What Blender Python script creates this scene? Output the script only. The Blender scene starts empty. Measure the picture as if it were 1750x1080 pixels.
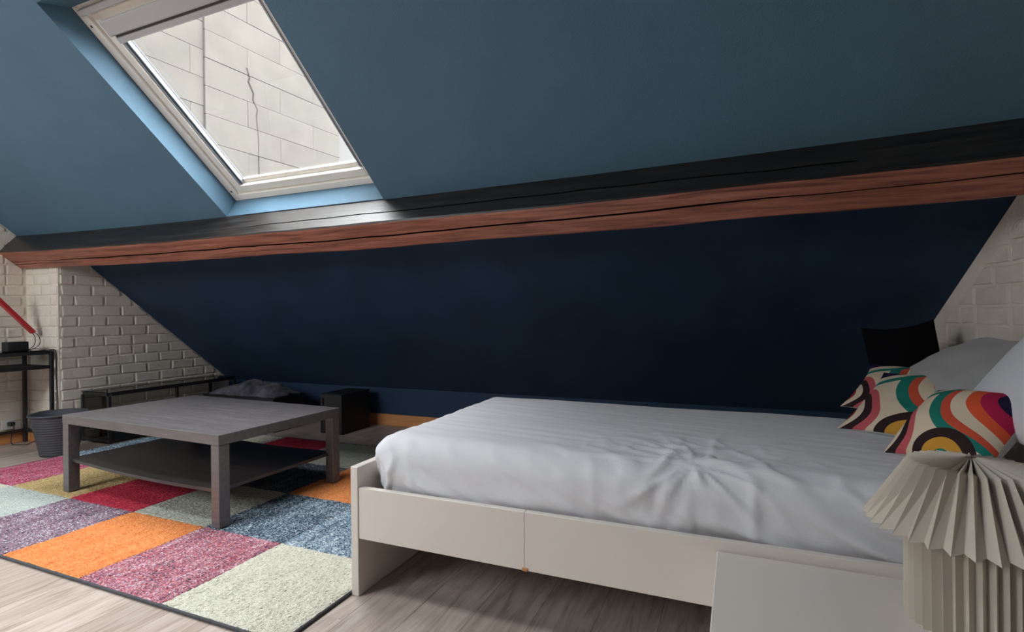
import bpy, bmesh, math, random
import numpy as np
from mathutils import Vector, Matrix, Euler, noise

random.seed(7)
rng = np.random.default_rng(7)
scene = bpy.context.scene
COL = scene.collection

# ------------------------------------------------------------------ camera
F_PX, YAW, ROLL, CY = 910.66, 0.40258, -0.010886, 534.2
ri = Vector((math.cos(YAW), math.sin(YAW), 0)); up = Vector((0, 0, 1)); fw = Vector((-math.sin(YAW), math.cos(YAW), 0))
r2 = math.cos(ROLL) * ri + math.sin(ROLL) * up
u2 = -math.sin(ROLL) * ri + math.cos(ROLL) * up
cam_d = bpy.data.cameras.new('camera'); cam = bpy.data.objects.new('camera', cam_d); COL.objects.link(cam)
cam_d.sensor_width = 36; cam_d.sensor_fit = 'HORIZONTAL'; cam_d.lens = F_PX / 1750 * 36
cam_d.shift_y = (CY - 540) / 1750
cam_d.clip_start = 0.02; cam_d.clip_end = 200
cam.matrix_world = Matrix(((r2.x, u2.x, -fw.x, 0), (r2.y, u2.y, -fw.y, 0), (r2.z, u2.z, -fw.z, 1.0), (0, 0, 0, 1)))
scene.camera = cam

# ------------------------------------------------------------------ sky (even overcast daylight)
SKY = 18.0
w = bpy.data.worlds.new('overcast_sky'); scene.world = w; w.use_nodes = True
bg = w.node_tree.nodes['Background']; bg.inputs[0].default_value = (0.97, 0.985, 1.0, 1); bg.inputs[1].default_value = SKY
vs = scene.view_settings
vs.view_transform = 'Standard'; vs.look = 'None'; vs.gamma = 1.0; vs.use_curve_mapping = False; vs.exposure = 0.25
scene.cycles.max_bounces = 10; scene.cycles.diffuse_bounces = 6; scene.cycles.transparent_max_bounces = 12
scene.cycles.sample_clamp_indirect = 8.0
scene.cycles.use_denoising = True

# roof slope geometry: the slope falls towards +Y
TAN = 0.841; CS, SN = 0.7654, 0.6437
def zs(y): return 1.434 - TAN * (y - 2.671)
N_IN = Vector((0, -SN, -CS)); DOWN = Vector((0, CS, -SN))
def S(x, y, d=0.0):                      # point of the slope, d metres outwards
    return Vector((x, y, zs(y))) - N_IN * d
RIDGE_Y = -0.05
KNEE_Y = 3.98
def zr(y): return zs(RIDGE_Y) + TAN * (y - RIDGE_Y)      # slope behind the camera
def SR(x, y, d=0.0):
    return Vector((x, y, zr(y))) + Vector((0, -SN, CS)) * d
HOLE = (-3.015, -1.80, 1.43, 2.43)       # roof window opening x0 x1 y0 y1
OUT = (-3.0, -1.815, 1.488, 2.410)       # window frame outline at depth .12
REAR_HOLES = [(-4.4, -2.9, -2.35, -1.2)]  # unseen opening added behind the viewer to let in fill light
UPPER = (-3.4, -1.5, 0.10, 1.06)        # unseen roof window added higher up the same slope for overhead light

def portal(name, corners):
    a, b, c, d = corners                 # a->b width, a->d height
    ld = bpy.data.lights.new(name, 'AREA'); ld.shape = 'RECTANGLE'
    ld.size = (b - a).length; ld.size_y = (d - a).length
    ld.cycles.is_portal = True
    o = bpy.data.objects.new(name, ld); COL.objects.link(o)
    x = (b - a).normalized(); y = (d - a).normalized(); z = x.cross(y)
    ctr = (a + b + c + d) / 4
    o.matrix_world = Matrix(((x.x, y.x, z.x, ctr.x), (x.y, y.y, z.y, ctr.y), (x.z, y.z, z.z, ctr.z), (0, 0, 0, 1)))
    return o
def slope_portal(name, f, h, d, flip):
    x0, x1, y0, y1 = h
    c = [f(x0, y0, d), f(x1, y0, d), f(x1, y1, d), f(x0, y1, d)]
    nz = (c[1] - c[0]).cross(c[3] - c[0])          # light shines along -z, so z must point out of the room
    if nz.z < 0: c = [c[1], c[0], c[3], c[2]]
    portal(name, c)
slope_portal('roof_window_portal', S, OUT, 0.30, False)
slope_portal('added_upper_portal', S, UPPER, 0.30, False)
for h in REAR_HOLES: slope_portal('added_rear_portal', SR, h, 0.30, True)

# ------------------------------------------------------------------ materials
MATS = {}
def lin(c):                               # sRGB 0-255 -> linear
    return tuple((v / 255 / 12.92) if v / 255 <= 0.04045 else ((v / 255 + 0.055) / 1.055) ** 2.4 for v in c)
def new_mat(name):
    m = bpy.data.materials.new(name); m.use_nodes = True; MATS[name] = m
    nt = m.node_tree; return m, nt, nt.nodes['Principled BSDF']
def nd(nt, t, **kw):
    n = nt.nodes.new(t)
    for k, v in kw.items():
        if k.startswith('i_'):
            k = k[2:]; n.inputs[int(k) if k.isdigit() else k.replace('_', ' ')].default_value = v
        else: setattr(n, k, v)
    return n
def ramp(nt, stops, interp='LINEAR'):
    n = nt.nodes.new('ShaderNodeValToRGB'); cr = n.color_ramp; cr.interpolation = interp
    while len(cr.elements) < len(stops): cr.elements.new(0.5)
    for e, (p, c) in zip(cr.elements, stops): e.position = p; e.color = (*c, 1)
    return n
def coords(nt, scale=(1, 1, 1), rand=False, kind='Object'):
    tc = nd(nt, 'ShaderNodeTexCoord'); mp = nd(nt, 'ShaderNodeMapping'); mp.inputs['Scale'].default_value = scale
    src = tc.outputs[kind]
    if rand:
        oi = nd(nt, 'ShaderNodeObjectInfo'); ml = nd(nt, 'ShaderNodeMath', operation='MULTIPLY', i_1=37.0)
        nt.links.new(oi.outputs['Random'], ml.inputs[0])
        va = nd(nt, 'ShaderNodeVectorMath', operation='ADD'); nt.links.new(src, va.inputs[0]); nt.links.new(ml.outputs[0], va.inputs[1]); src = va.outputs[0]
    nt.links.new(src, mp.inputs['Vector']); return mp.outputs[0]
def pm(name, col, rough=0.6, var=0.12, scale=6.0, bump=0.0, bscale=80.0, metal=0.0, spec=0.5, stretch=(1, 1, 1), rand=False, coat=0.0, detail=4.0, sheen=0.0, bdist=0.002):
    m, nt, b = new_mat(name)
    v = coords(nt, stretch, rand)
    n = nd(nt, 'ShaderNodeTexNoise', i_Scale=scale, i_Detail=detail); nt.links.new(v, n.inputs['Vector'])
    r = ramp(nt, [(0.3, tuple(c * (1 - var) for c in col)), (0.7, tuple(min(1, c * (1 + var)) for c in col))])
    nt.links.new(n.outputs['Fac'], r.inputs[0]); nt.links.new(r.outputs[0], b.inputs['Base Color'])
    b.inputs['Roughness'].default_value = rough; b.inputs['Metallic'].default_value = metal
    b.inputs['Specular IOR Level'].default_value = spec; b.inputs['Coat Weight'].default_value = coat
    b.inputs['Sheen Weight'].default_value = sheen
    if bump:
        n2 = nd(nt, 'ShaderNodeTexNoise', i_Scale=bscale, i_Detail=3.0); nt.links.new(v, n2.inputs['Vector'])
        bp = nd(nt, 'ShaderNodeBump', i_Strength=bump, i_Distance=bdist); nt.links.new(n2.outputs['Fac'], bp.inputs['Height'])
        nt.links.new(bp.outputs[0], b.inputs['Normal'])
    return m
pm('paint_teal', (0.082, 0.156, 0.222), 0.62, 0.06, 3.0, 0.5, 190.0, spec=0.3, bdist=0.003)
pm('teal_in_shade', (0.0170, 0.039, 0.078), 0.62, 0.15, 3.0, 0.6, 190.0, spec=0.22, bdist=0.003)  # teal slope paint with the shade below the beam put into the colour
pm('brick_white', (0.74, 0.665, 0.585), 0.75, 0.07, 9.0, 0.7, 60.0, spec=0.25, rand=True, bdist=0.004)
pm('mortar_white', (0.75, 0.675, 0.595), 0.8, 0.08, 9.0, 0.7, 45.0, spec=0.2, bdist=0.006)
pm('baseboard_wood', (0.55, 0.235, 0.085), 0.5, 0.12, 8.0, stretch=(1, 1, 8))
pm('white_laminate', (0.72, 0.655, 0.60), 0.38, 0.02, 2.0, spec=0.45)
pm('sheet', (0.70, 0.695, 0.725), 0.85, 0.03, 4.0, 0.45, 140.0, spec=0.15, sheen=0.2)
pm('pillow_white', (0.72, 0.73, 0.77), 0.85, 0.03, 4.0, 0.35, 120.0, spec=0.15, sheen=0.2)
pm('pillow_grey', (0.40, 0.39, 0.385), 0.85, 0.05, 4.0, 0.4, 120.0, spec=0.15, sheen=0.2)
pm('pillow_black', (0.005, 0.005, 0.0065), 0.9, 0.1, 4.0, spec=0.05)
pm('cushion_back', (0.52, 0.51, 0.48), 0.85, 0.05, 6.0, 0.4, 160.0, spec=0.15)
pm('paper', (0.56, 0.50, 0.425), 0.7, 0.03, 3.0, spec=0.3)
pm('table_brown', (0.128, 0.117, 0.121), 0.27, 0.14, 5.0, 0.15, 60.0, stretch=(1, 9, 9), spec=0.5)
pm('shelf_shaded', (0.050, 0.042, 0.041), 0.35, 0.25, 5.0, stretch=(1, 9, 9))  # table brown with the shade under the tabletop darkened in
pm('black_metal', (0.016, 0.016, 0.018), 0.42, 0.15, 8.0, spec=0.5)
pm('black_wood', (0.010, 0.010, 0.012), 0.5, 0.15, 8.0, spec=0.4)
pm('bin_plastic', (0.050, 0.053, 0.062), 0.5, 0.08, 8.0, 0.1, 120.0)
pm('red_lacquer', (0.50, 0.030, 0.035), 0.4, 0.05, 8.0)
pm('steel', (0.45, 0.42, 0.38), 0.35, 0.05, 8.0, metal=0.9)
pm('frame_white', (0.74, 0.70, 0.64), 0.4, 0.03, 3.0)
pm('alu', (0.34, 0.36, 0.40), 0.3, 0.05, 5.0, metal=0.6)
pm('blind_grey', (0.40, 0.39, 0.40), 0.5, 0.03, 3.0)
pm('gasket', (0.04, 0.04, 0.045), 0.6, 0.05, 5.0)
pm('socket_white', (0.68, 0.67, 0.64), 0.4, 0.02, 5.0)
pm('rug_edge', (0.060, 0.060, 0.068), 0.8, 0.3, 60.0)
pm('cloth_dark', (0.085, 0.080, 0.10), 0.9, 0.5, 14.0, 0.6, 60.0, sheen=0.1, spec=0.1)
pm('stone_render', (0.053, 0.049, 0.0438), 0.9, 0.10, 2.2, 0.1, 30.0, rand=True, spec=0.1)
pm('stone_joint', (0.044, 0.041, 0.037), 0.95, 0.10, 5.0, spec=0.1)
pm('plaster_out', (0.066, 0.065, 0.063), 0.9, 0.04, 2.0, spec=0.1)
pm('crack_wood', (0.006, 0.004, 0.003), 0.9, 0.2, 5.0, spec=0.05)
pm('added_ground', (0.10, 0.10, 0.10), 0.9, 0.2, 1.0)
pm('crack_dark', (0.02, 0.018, 0.016), 0.95, 0.2, 5.0, spec=0.1)

def beam_mat(name, c_dark, c_mid, c_light, rough, coat):
    m, nt, b = new_mat(name)
    v = coords(nt, (0.9, 14, 14))
    n = nd(nt, 'ShaderNodeTexNoise', i_Scale=3.2, i_Detail=7.0, i_Roughness=0.62, i_Distortion=0.7); nt.links.new(v, n.inputs['Vector'])
    r = ramp(nt, [(0.30, c_dark), (0.5, c_mid), (0.72, c_light)]); nt.links.new(n.outputs['Fac'], r.inputs[0])
    v2 = coords(nt, (2.2, 5, 5)); k = nd(nt, 'ShaderNodeTexVoronoi', i_Scale=1.1); nt.links.new(v2, k.inputs['Vector'])
    kr = ramp(nt, [(0.0, (0.25, 0.22, 0.22)), (0.13, (1, 1, 1))]); nt.links.new(k.outputs['Distance'], kr.inputs[0])
    mx = nd(nt, 'ShaderNodeMix', data_type='RGBA', blend_type='MULTIPLY'); mx.inputs[0].default_value = 0.55
    nt.links.new(r.outputs[0], mx.inputs[6]); nt.links.new(kr.outputs[0], mx.inputs[7]); nt.links.new(mx.outputs[2], b.inputs['Base Color'])
    b.inputs['Roughness'].default_value = rough; b.inputs['Coat Weight'].default_value = coat; b.inputs['Coat Roughness'].default_value = 0.28
    bp = nd(nt, 'ShaderNodeBump', i_Strength=0.35, i_Distance=0.004); nt.links.new(n.outputs['Fac'], bp.inputs['Height']); nt.links.new(bp.outputs[0], b.inputs['Normal'])
    return m
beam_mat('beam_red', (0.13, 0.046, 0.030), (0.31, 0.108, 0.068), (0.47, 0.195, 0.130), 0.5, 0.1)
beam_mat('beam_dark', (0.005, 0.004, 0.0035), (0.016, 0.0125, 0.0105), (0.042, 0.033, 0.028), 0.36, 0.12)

def floor_mat():
    m, nt, b = new_mat('oak_planks')
    v = coords(nt, (16, 1.6, 1), True)
    n = nd(nt, 'ShaderNodeTexNoise', i_Scale=2.2, i_Detail=6.0, i_Roughness=0.6, i_Distortion=0.9); nt.links.new(v, n.inputs['Vector'])
    r = ramp(nt, [(0.28, (0.30, 0.222, 0.182)), (0.52, (0.48, 0.395, 0.345)), (0.75, (0.58, 0.505, 0.455))]); nt.links.new(n.outputs['Fac'], r.inputs[0])
    oi = nd(nt, 'ShaderNodeObjectInfo'); pr = ramp(nt, [(0, (0.80, 0.79, 0.78)), (1, (1.06, 1.06, 1.06))]); nt.links.new(oi.outputs['Random'], pr.inputs[0])
    mx = nd(nt, 'ShaderNodeMix', data_type='RGBA', blend_type='MULTIPLY'); mx.inputs[0].default_value = 1.0
    nt.links.new(r.outputs[0], mx.inputs[6]); nt.links.new(pr.outputs[0], mx.inputs[7]); nt.links.new(mx.outputs[2], b.inputs['Base Color'])
    b.inputs['Roughness'].default_value = 0.42
    bp = nd(nt, 'ShaderNodeBump', i_Strength=0.15, i_Distance=0.002); nt.links.new(n.outputs['Fac'], bp.inputs['Height']); nt.links.new(bp.outputs[0], b.inputs['Normal'])
floor_mat()

def glass_mat(name, tint=(1, 1, 1), gloss=1.0, mixin=None):
    m, nt, b = new_mat(name); nt.nodes.remove(b)
    out = nt.nodes['Material Output']
    tr = nd(nt, 'ShaderNodeBsdfTransparent'); tr.inputs[0].default_value = (*tint, 1)
    gl = nd(nt, 'ShaderNodeBsdfGlossy'); gl.inputs['Roughness'].default_value = 0.03
    fr = nd(nt, 'ShaderNodeFresnel', i_IOR=1.45); ml = nd(nt, 'ShaderNodeMath', operation='MULTIPLY', i_1=gloss); nt.links.new(fr.outputs[0], ml.inputs[0])
    ge = nd(nt, 'ShaderNodeNewGeometry'); iv = nd(nt, 'ShaderNodeMath', operation='SUBTRACT', i_0=1.0); nt.links.new(ge.outputs['Backfacing'], iv.inputs[1])
    mb = nd(nt, 'ShaderNodeMath', operation='MULTIPLY'); nt.links.new(ml.outputs[0], mb.inputs[0]); nt.links.new(iv.outputs[0], mb.inputs[1])   # no false inner reflection
    mx = nd(nt, 'ShaderNodeMixShader'); nt.links.new(mb.outputs[0], mx.inputs[0]); nt.links.new(tr.outputs[0], mx.inputs[1]); nt.links.new(gl.outputs[0], mx.inputs[2])
    nt.links.new(mx.outputs[0], out.inputs[0])
glass_mat('window_glass', (0.97, 0.98, 0.98), 0.8)
glass_mat('smoked_glass', (0.48, 0.51, 0.50), 1.0)

def rug_mat(name, cols, scale=260.0):
    m, nt, b = new_mat(name)
    v = coords(nt)
    vo = nd(nt, 'ShaderNodeTexVoronoi', i_Scale=scale); nt.links.new(v, vo.inputs['Vector'])
    sp = nd(nt, 'ShaderNodeSeparateColor'); nt.links.new(vo.outputs['Color'], sp.inputs[0])
    big = nd(nt, 'ShaderNodeTexNoise', i_Scale=9.0, i_Detail=3.0); nt.links.new(coords(nt, (2.2, 0.6, 1)), big.inputs['Vector'])
    ad = nd(nt, 'ShaderNodeMath', operation='MULTIPLY_ADD', i_1=0.9, i_2=-0.45); nt.links.new(big.outputs['Fac'], ad.inputs[0])
    sm = nd(nt, 'ShaderNodeMath', operation='ADD', use_clamp=True); nt.links.new(sp.outputs[0], sm.inputs[0]); nt.links.new(ad.outputs[0], sm.inputs[1])
    k = len(cols); r = ramp(nt, [(i / max(1, k - 1), c) for i, c in enumerate(cols)]); nt.links.new(sm.outputs[0], r.inputs[0])
    nt.links.new(r.outputs[0], b.inputs['Base Color']); b.inputs['Roughness'].default_value = 0.95
    b.inputs['Specular IOR Level'].default_value = 0.1
    bp = nd(nt, 'ShaderNodeBump', i_Strength=0.8, i_Distance=0.004); nt.links.new(vo.outputs['Distance'], bp.inputs['Height']); nt.links.new(bp.outputs[0], b.inputs['Normal'])
rug_mat('rug_cream', [(0.46, 0.45, 0.36), (0.62, 0.60, 0.50), (0.70, 0.68, 0.58)])
rug_mat('rug_orange', [(0.62, 0.16, 0.045), (0.74, 0.26, 0.085), (0.82, 0.36, 0.14)])
rug_mat('rug_pink', [(0.06, 0.06, 0.09), (0.42, 0.09, 0.12), (0.25, 0.17, 0.22), (0.56, 0.19, 0.21), (0.60, 0.50, 0.56)], 200.0)
rug_mat('rug_purple', [(0.03, 0.035, 0.06), (0.24, 0.13, 0.17), (0.17, 0.17, 0.23), (0.34, 0.19, 0.23), (0.55, 0.54, 0.60)], 200.0)
rug_mat('rug_red', [(0.36, 0.020, 0.040), (0.46, 0.035, 0.065), (0.56, 0.07, 0.11)])
rug_mat('rug_sage', [(0.33, 0.32, 0.26), (0.43, 0.43, 0.36), (0.52, 0.53, 0.46)])
rug_mat('rug_aqua', [(0.36, 0.41, 0.39), (0.48, 0.53, 0.50), (0.58, 0.60, 0.56)])
rug_mat('rug_tan', [(0.40, 0.27, 0.11), (0.52, 0.38, 0.18), (0.62, 0.48, 0.26)])
rug_mat('rug_blue', [(0.014, 0.022, 0.036), (0.075, 0.105, 0.14), (0.15, 0.205, 0.255), (0.46, 0.53, 0.58)], 200.0)
rug_mat('rug_sky', [(0.03, 0.05, 0.08), (0.13, 0.19, 0.25), (0.26, 0.35, 0.42), (0.58, 0.65, 0.70)], 200.0)
rug_mat('rug_charcoal', [(0.012, 0.014, 0.022), (0.045, 0.06, 0.08), (0.10, 0.12, 0.15), (0.24, 0.27, 0.30)])
rug_mat('rug_raspberry', [(0.12, 0.04, 0.07), (0.48, 0.06, 0.12), (0.56, 0.13, 0.20), (0.52, 0.34, 0.42)])

def cushion_mat():
    """big swirling retro bands: rings around four corner centres on a cream ground"""
    m, nt, b = new_mat('swirl_print')
    uv = nd(nt, 'ShaderNodeTexCoord')
    wn = nd(nt, 'ShaderNodeTexNoise', i_Scale=2.0, i_Detail=0.0); nt.links.new(uv.outputs['UV'], wn.inputs['Vector'])
    wa = nd(nt, 'ShaderNodeVectorMath', operation='MULTIPLY_ADD'); wa.inputs[1].default_value = (0.16, 0.16, 0); wa.inputs[2].default_value = (-0.08, -0.08, 0)
    nt.links.new(wn.outputs['Color'], wa.inputs[0])
    ws = nd(nt, 'ShaderNodeVectorMath', operation='ADD'); nt.links.new(uv.outputs['UV'], ws.inputs[0]); nt.links.new(wa.outputs[0], ws.inputs[1])
    cream = lin((222, 203, 178)); navy = lin((38, 30, 62)); teal = lin((34, 122, 108)); orange = lin((228, 92, 58)); mag = lin((182, 36, 78))
    pink = lin((196, 92, 98)); brown = lin((52, 36, 38)); maroon = lin((140, 46, 54)); mustard = lin((206, 150, 60)); rust = lin((205, 84, 60))
    sets = [((0.98, 0.80), 0.70, [(0, navy), (.25, mag), (.46, orange), (.62, cream), (.77, rust), (.87, teal)]),
            ((-0.10, 0.22), 0.40, [(0, maroon), (.38, cream), (.60, brown), (.80, pink)]),
            ((0.62, -0.08), 0.34, [(0, teal), (.42, mustard), (.72, brown)]),
            ((0.05, 1.12), 0.46, [(0, navy), (.62, cream), (.82, teal)])]
    prev = None
    for (c, R, bands) in sets:
        su = nd(nt, 'ShaderNodeVectorMath', operation='DISTANCE'); nt.links.new(ws.outputs[0], su.inputs[0]); su.inputs[1].default_value = (c[0], c[1], 0)
        # the noise leaves z alone: flatten
        dv = nd(nt, 'ShaderNodeMath', operation='DIVIDE', i_1=R, use_clamp=True); nt.links.new(su.outputs['Value'], dv.inputs[0])
        rp = ramp(nt, bands, 'CONSTANT'); nt.links.new(dv.outputs[0], rp.inputs[0])
        lt = nd(nt, 'ShaderNodeMath', operation='LESS_THAN', i_1=0.995); nt.links.new(dv.outputs[0], lt.inputs[0])
        mx = nd(nt, 'ShaderNodeMix', data_type='RGBA'); nt.links.new(lt.outputs[0], mx.inputs[0])
        if prev is None: mx.inputs[6].default_value = (*cream, 1)
        else: nt.links.new(prev, mx.inputs[6])
        nt.links.new(rp.outputs[0], mx.inputs[7]); prev = mx.outputs[2]
    nt.links.new(prev, b.inputs['Base Color']); b.inputs['Roughness'].default_value = 0.85; b.inputs['Specular IOR Level'].default_value = 0.15
cushion_mat()

# ------------------------------------------------------------------ mesh helpers
def tag(o, label=None, cat=None, group=None, kind=None):
    if label: o['label'] = label
    if cat: o['category'] = cat
    if group: o['group'] = group
    if kind: o['kind'] = kind
    return o
def link(name, me, mat, parent=None, smooth=False):
    o = bpy.data.objects.new(name, me); COL.objects.link(o)
    mats = mat if isinstance(mat, (list, tuple)) else [mat]
    if not me.materials:
        for x in mats: me.materials.append(MATS[x])
    if smooth: me.polygons.foreach_set('use_smooth', [True] * len(me.polygons))
    if parent is not None: o.parent = parent
    return o
def pyobj(name, verts, faces, mat, parent=None, smooth=False):
    me = bpy.data.meshes.new(name); me.from_pydata([tuple(v) for v in verts], [], faces); me.update()
    bm = bmesh.new(); bm.from_mesh(me); bmesh.ops.recalc_face_normals(bm, faces=bm.faces); bm.to_mesh(me); bm.free()
    return link(name, me, mat, parent, smooth)
def thing(name, loc, label, cat, rotz=0.0, group=None, kind=None):
    o = bpy.data.objects.new(name, None); COL.objects.link(o); o.location = loc; o.rotation_euler = (0, 0, rotz); o.empty_display_size = 0.05
    return tag(o, label, cat, group, kind)
BOXF = [(0, 3, 2, 1), (4, 5, 6, 7), (0, 1, 5, 4), (1, 2, 6, 5), (2, 3, 7, 6), (3, 0, 4, 7)]
def bev(me, w, seg=1):
    bm = bmesh.new(); bm.from_mesh(me); bmesh.ops.recalc_face_normals(bm, faces=bm.faces)
    if w > 0:
        bmesh.ops.bevel(bm, geom=list(bm.edges), offset=w, segments=seg, affect='EDGES', profile=0.5)
    bm.to_mesh(me); bm.free()
def hexa(name, pts, mat, parent=None, bevel=0.0, seg=1):       # 8 points: bottom ring 0-3, top ring 4-7
    me = bpy.data.meshes.new(name); me.from_pydata([tuple(p) for p in pts], [], BOXF); me.update(); bev(me, bevel, seg)
    return link(name, me, mat, parent)
def box(name, lo, hi, mat, parent=None, bevel=0.002, seg=1):
    (a, b, c), (d, e, f) = lo, hi
    return hexa(name, [(a, b, c), (d, b, c), (d, e, c), (a, e, c), (a, b, f), (d, b, f), (d, e, f), (a, e, f)], mat, parent, bevel, seg)
def slope_box(name, x0, x1, y0, y1, d0, d1, mat, parent=None, bevel=0.0, f=S):
    return hexa(name, [f(x0, y0, d0), f(x1, y0, d0), f(x1, y1, d0), f(x0, y1, d0), f(x0, y0, d1), f(x1, y0, d1), f(x1, y1, d1), f(x0, y1, d1)], mat, parent, bevel)
def tube(name, pts, r, mat, parent=None, seg=8, closed=False):
    pts = [Vector(p) for p in pts]; n = len(pts); verts = []; faces = []
    for i, p in enumerate(pts):
        t = (pts[min(i + 1, n - 1)] - pts[max(i - 1, 0)]).normalized()
        a = t.cross(Vector((0, 0, 1)));
        if a.length < 1e-3: a = t.cross(Vector((1, 0, 0)))
        a.normalize(); b = t.cross(a)
        for k in range(seg):
            th = 2 * math.pi * k / seg; verts.append(p + (a * math.cos(th) + b * math.sin(th)) * r)
    for i in range(n - 1):
        for k in range(seg):
            faces.append((i * seg + k, i * seg + (k + 1) % seg, (i + 1) * seg + (k + 1) % seg, (i + 1) * seg + k))
    faces.append(tuple(range(seg))[::-1]); faces.append(tuple((n - 1) * seg + k for k in range(seg)))
    return pyobj(name, verts, faces, mat, parent, True)
def curve_pts(ctrl, n=24):                # Catmull-Rom through control points
    P = [Vector(c) for c in ctrl]; P = [2 * P[0] - P[1]] + P + [2 * P[-1] - P[-2]]; out = []
    for i in range(1, len(P) - 2):
        for k in range(n):
            t = k / n; a, b, c, d = P[i - 1], P[i], P[i + 1], P[i + 2]
            out.append(0.5 * ((2 * b) + (c - a) * t + (2 * a - 5 * b + 4 * c - d) * t * t + (3 * b - a - 3 * c + d) * t ** 3))
    out.append(P[-2]); return out
def lathe(name, prof, mat, parent=None, seg=40, loc=(0, 0, 0)):
    verts = []; faces = []; n = len(prof)
    for (r, z) in prof:
        for k in range(seg):
            th = 2 * math.pi * k / seg; verts.append((loc[0] + r * math.cos(th), loc[1] + r * math.sin(th), loc[2] + z))
    for i in range(n - 1):
        for k in range(seg):
            faces.append((i * seg + k, i * seg + (k + 1) % seg, (i + 1) * seg + (k + 1) % seg, (i + 1) * seg + k))
    return pyobj(name, verts, faces, mat, parent, True)

# ------------------------------------------------------------------ setting: floor
XL1, XP, CORNER_Y = -5.37, -4.93, 2.46            # left wall, its projecting pier, where the pier starts
RW_A = Vector((0.998, 2.674, 0)); RW_D = Vector((-0.178, 0.984, 0)); RW_N = Vector((-0.984, -0.178, 0))
def rwx(y): return RW_A.x + RW_D.x / RW_D.y * (y - RW_A.y)
fl = box('floor', (-5.7, -4.1, -0.2), (2.6, 4.1, -0.012), 'stone_joint', None, 0.0); tag(fl, 'pale oak plank floor of the attic room', 'floor', kind='structure')
PW, PL = 0.192, 1.285
pl_me = None
ix = 0
x = -5.62
while x < 2.3:
    y = -4.05 - PL * random.random() * 0.9
    while y < 4.0:
        y0, y1 = max(y, -4.05), min(y + PL, 4.05)
        if y1 - y0 > 0.02:
            full = abs((y1 - y0) - PL) < 1e-6
            if full and pl_me is not None: me = pl_me; o = link('plank', me, 'oak_planks', fl)
            else:
                o = box('plank', (0.0003, 0.0003, -0.012), (PW - 0.0003, y1 - y0 - 0.0003, 0), 'oak_planks', fl, 0.0006)
                if full: pl_me = o.data
            o.location = (x, y0, 0)
        y += PL
    x += PW

# walls: gables as solids standing outside the room faces
def gable_poly(x_of_y, ys):
    pts = []
    for y in ys: pts.append((x_of_y(y), y, -0.1))
    for y in reversed(ys): pts.append((x_of_y(y), y, (zs(y) if y > RIDGE_Y else zr(y)) + 0.03))
    return pts
def prism(name, ring, off, mat):
    n = len(ring); off = Vector(off); v = [Vector(p) for p in ring] + [Vector(p) + off for p in ring]
    f = [tuple(range(n)), tuple(range(2 * n - 1, n - 1, -1))] + [(i, (i + 1) % n, n + (i + 1) % n, n + i) for i in range(n)]
    return pyobj(name, v, f, mat)
wl = prism('wall_left', gable_poly(lambda y: XL1, [-4.0, RIDGE_Y, CORNER_Y + 0.02]), (-0.3, 0, 0), 'mortar_white')
tag(wl, 'white painted brick gable wall with projecting pier at the left', 'wall', kind='structure')
pier_ring = [(XP, CORNER_Y, -0.1), (XP, 4.08, -0.1), (XP, 4.08, zs(4.08) + 0.03), (XP, CORNER_Y, zs(CORNER_Y) + 0.03)]
pier = prism('pier', pier_ring, (-0.7, 0, 0), 'mortar_white'); pier.parent = wl
wr = prism('wall_right', gable_poly(rwx, [-4.0, RIDGE_Y, 4.08]), (0.3, 0, 0), 'mortar_white')
tag(wr, 'white painted brick gable wall behind the pillows', 'wall', kind='structure')
wb = box('wall_back', (-5.0, KNEE_Y, -0.1), (0.9, KNEE_Y + 0.2, zs(KNEE_Y) + 0.03), 'teal_in_shade', None, 0.0); tag(wb, 'low knee wall under the roof slope, its shade put into the dark blue', 'wall', kind='structure')
wf = box('wall_front', (-5.6, -4.2, -0.1), (2.6, -3.95, zr(-3.95) + 0.2), 'mortar_white', None, 0.0); tag(wf, 'low knee wall behind the viewer', 'wall', kind='structure')

# bricks
BH, BLN, JT = 0.084, 0.222, 0.012
def clip_poly(poly, f):                   # keep f(p) <= 0
    out = []
    for i, p in enumerate(poly):
        q = poly[(i + 1) % len(poly)]; a, b = f(p), f(q)
        if a <= 0: out.append(p)
        if (a < 0 < b) or (b < 0 < a):
            t = a / (a - b); out.append((p[0] + (q[0] - p[0]) * t, p[1] + (q[1] - p[1]) * t))
    return out
def brick_mesh(poly, proud, soft):
    cx = sum(p[0] for p in poly) / len(poly); cz = sum(p[1] for p in poly) / len(poly); n = len(poly)
    v = [(p[0], p[1], -0.004) for p in poly]
    for p in poly:
        dx, dz = cx - p[0], cz - p[1]; L = math.hypot(dx, dz) + 1e-6
        k = min(0.3, soft * 0.4 / L); v.append((p[0] + dx * k, p[1] + dz * k, proud * 0.7))
    for p in poly:
        dx, dz = cx - p[0], cz - p[1]; L = math.hypot(dx, dz) + 1e-6
        k = min(0.5, soft * (1.2 + random.random() * 0.5) / L); v.append((p[0] + dx * k, p[1] + dz * k, proud * random.uniform(0.9, 1.15)))
    f = [(i, (i + 1) % n, n + (i + 1) % n, n + i) for i in range(n)] + [(n + i, n + (i + 1) % n, 2 * n + (i + 1) % n, 2 * n + i) for i in range(n)] + [tuple(range(2 * n, 3 * n))]
    return v, f
brick_pool = {}
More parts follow.
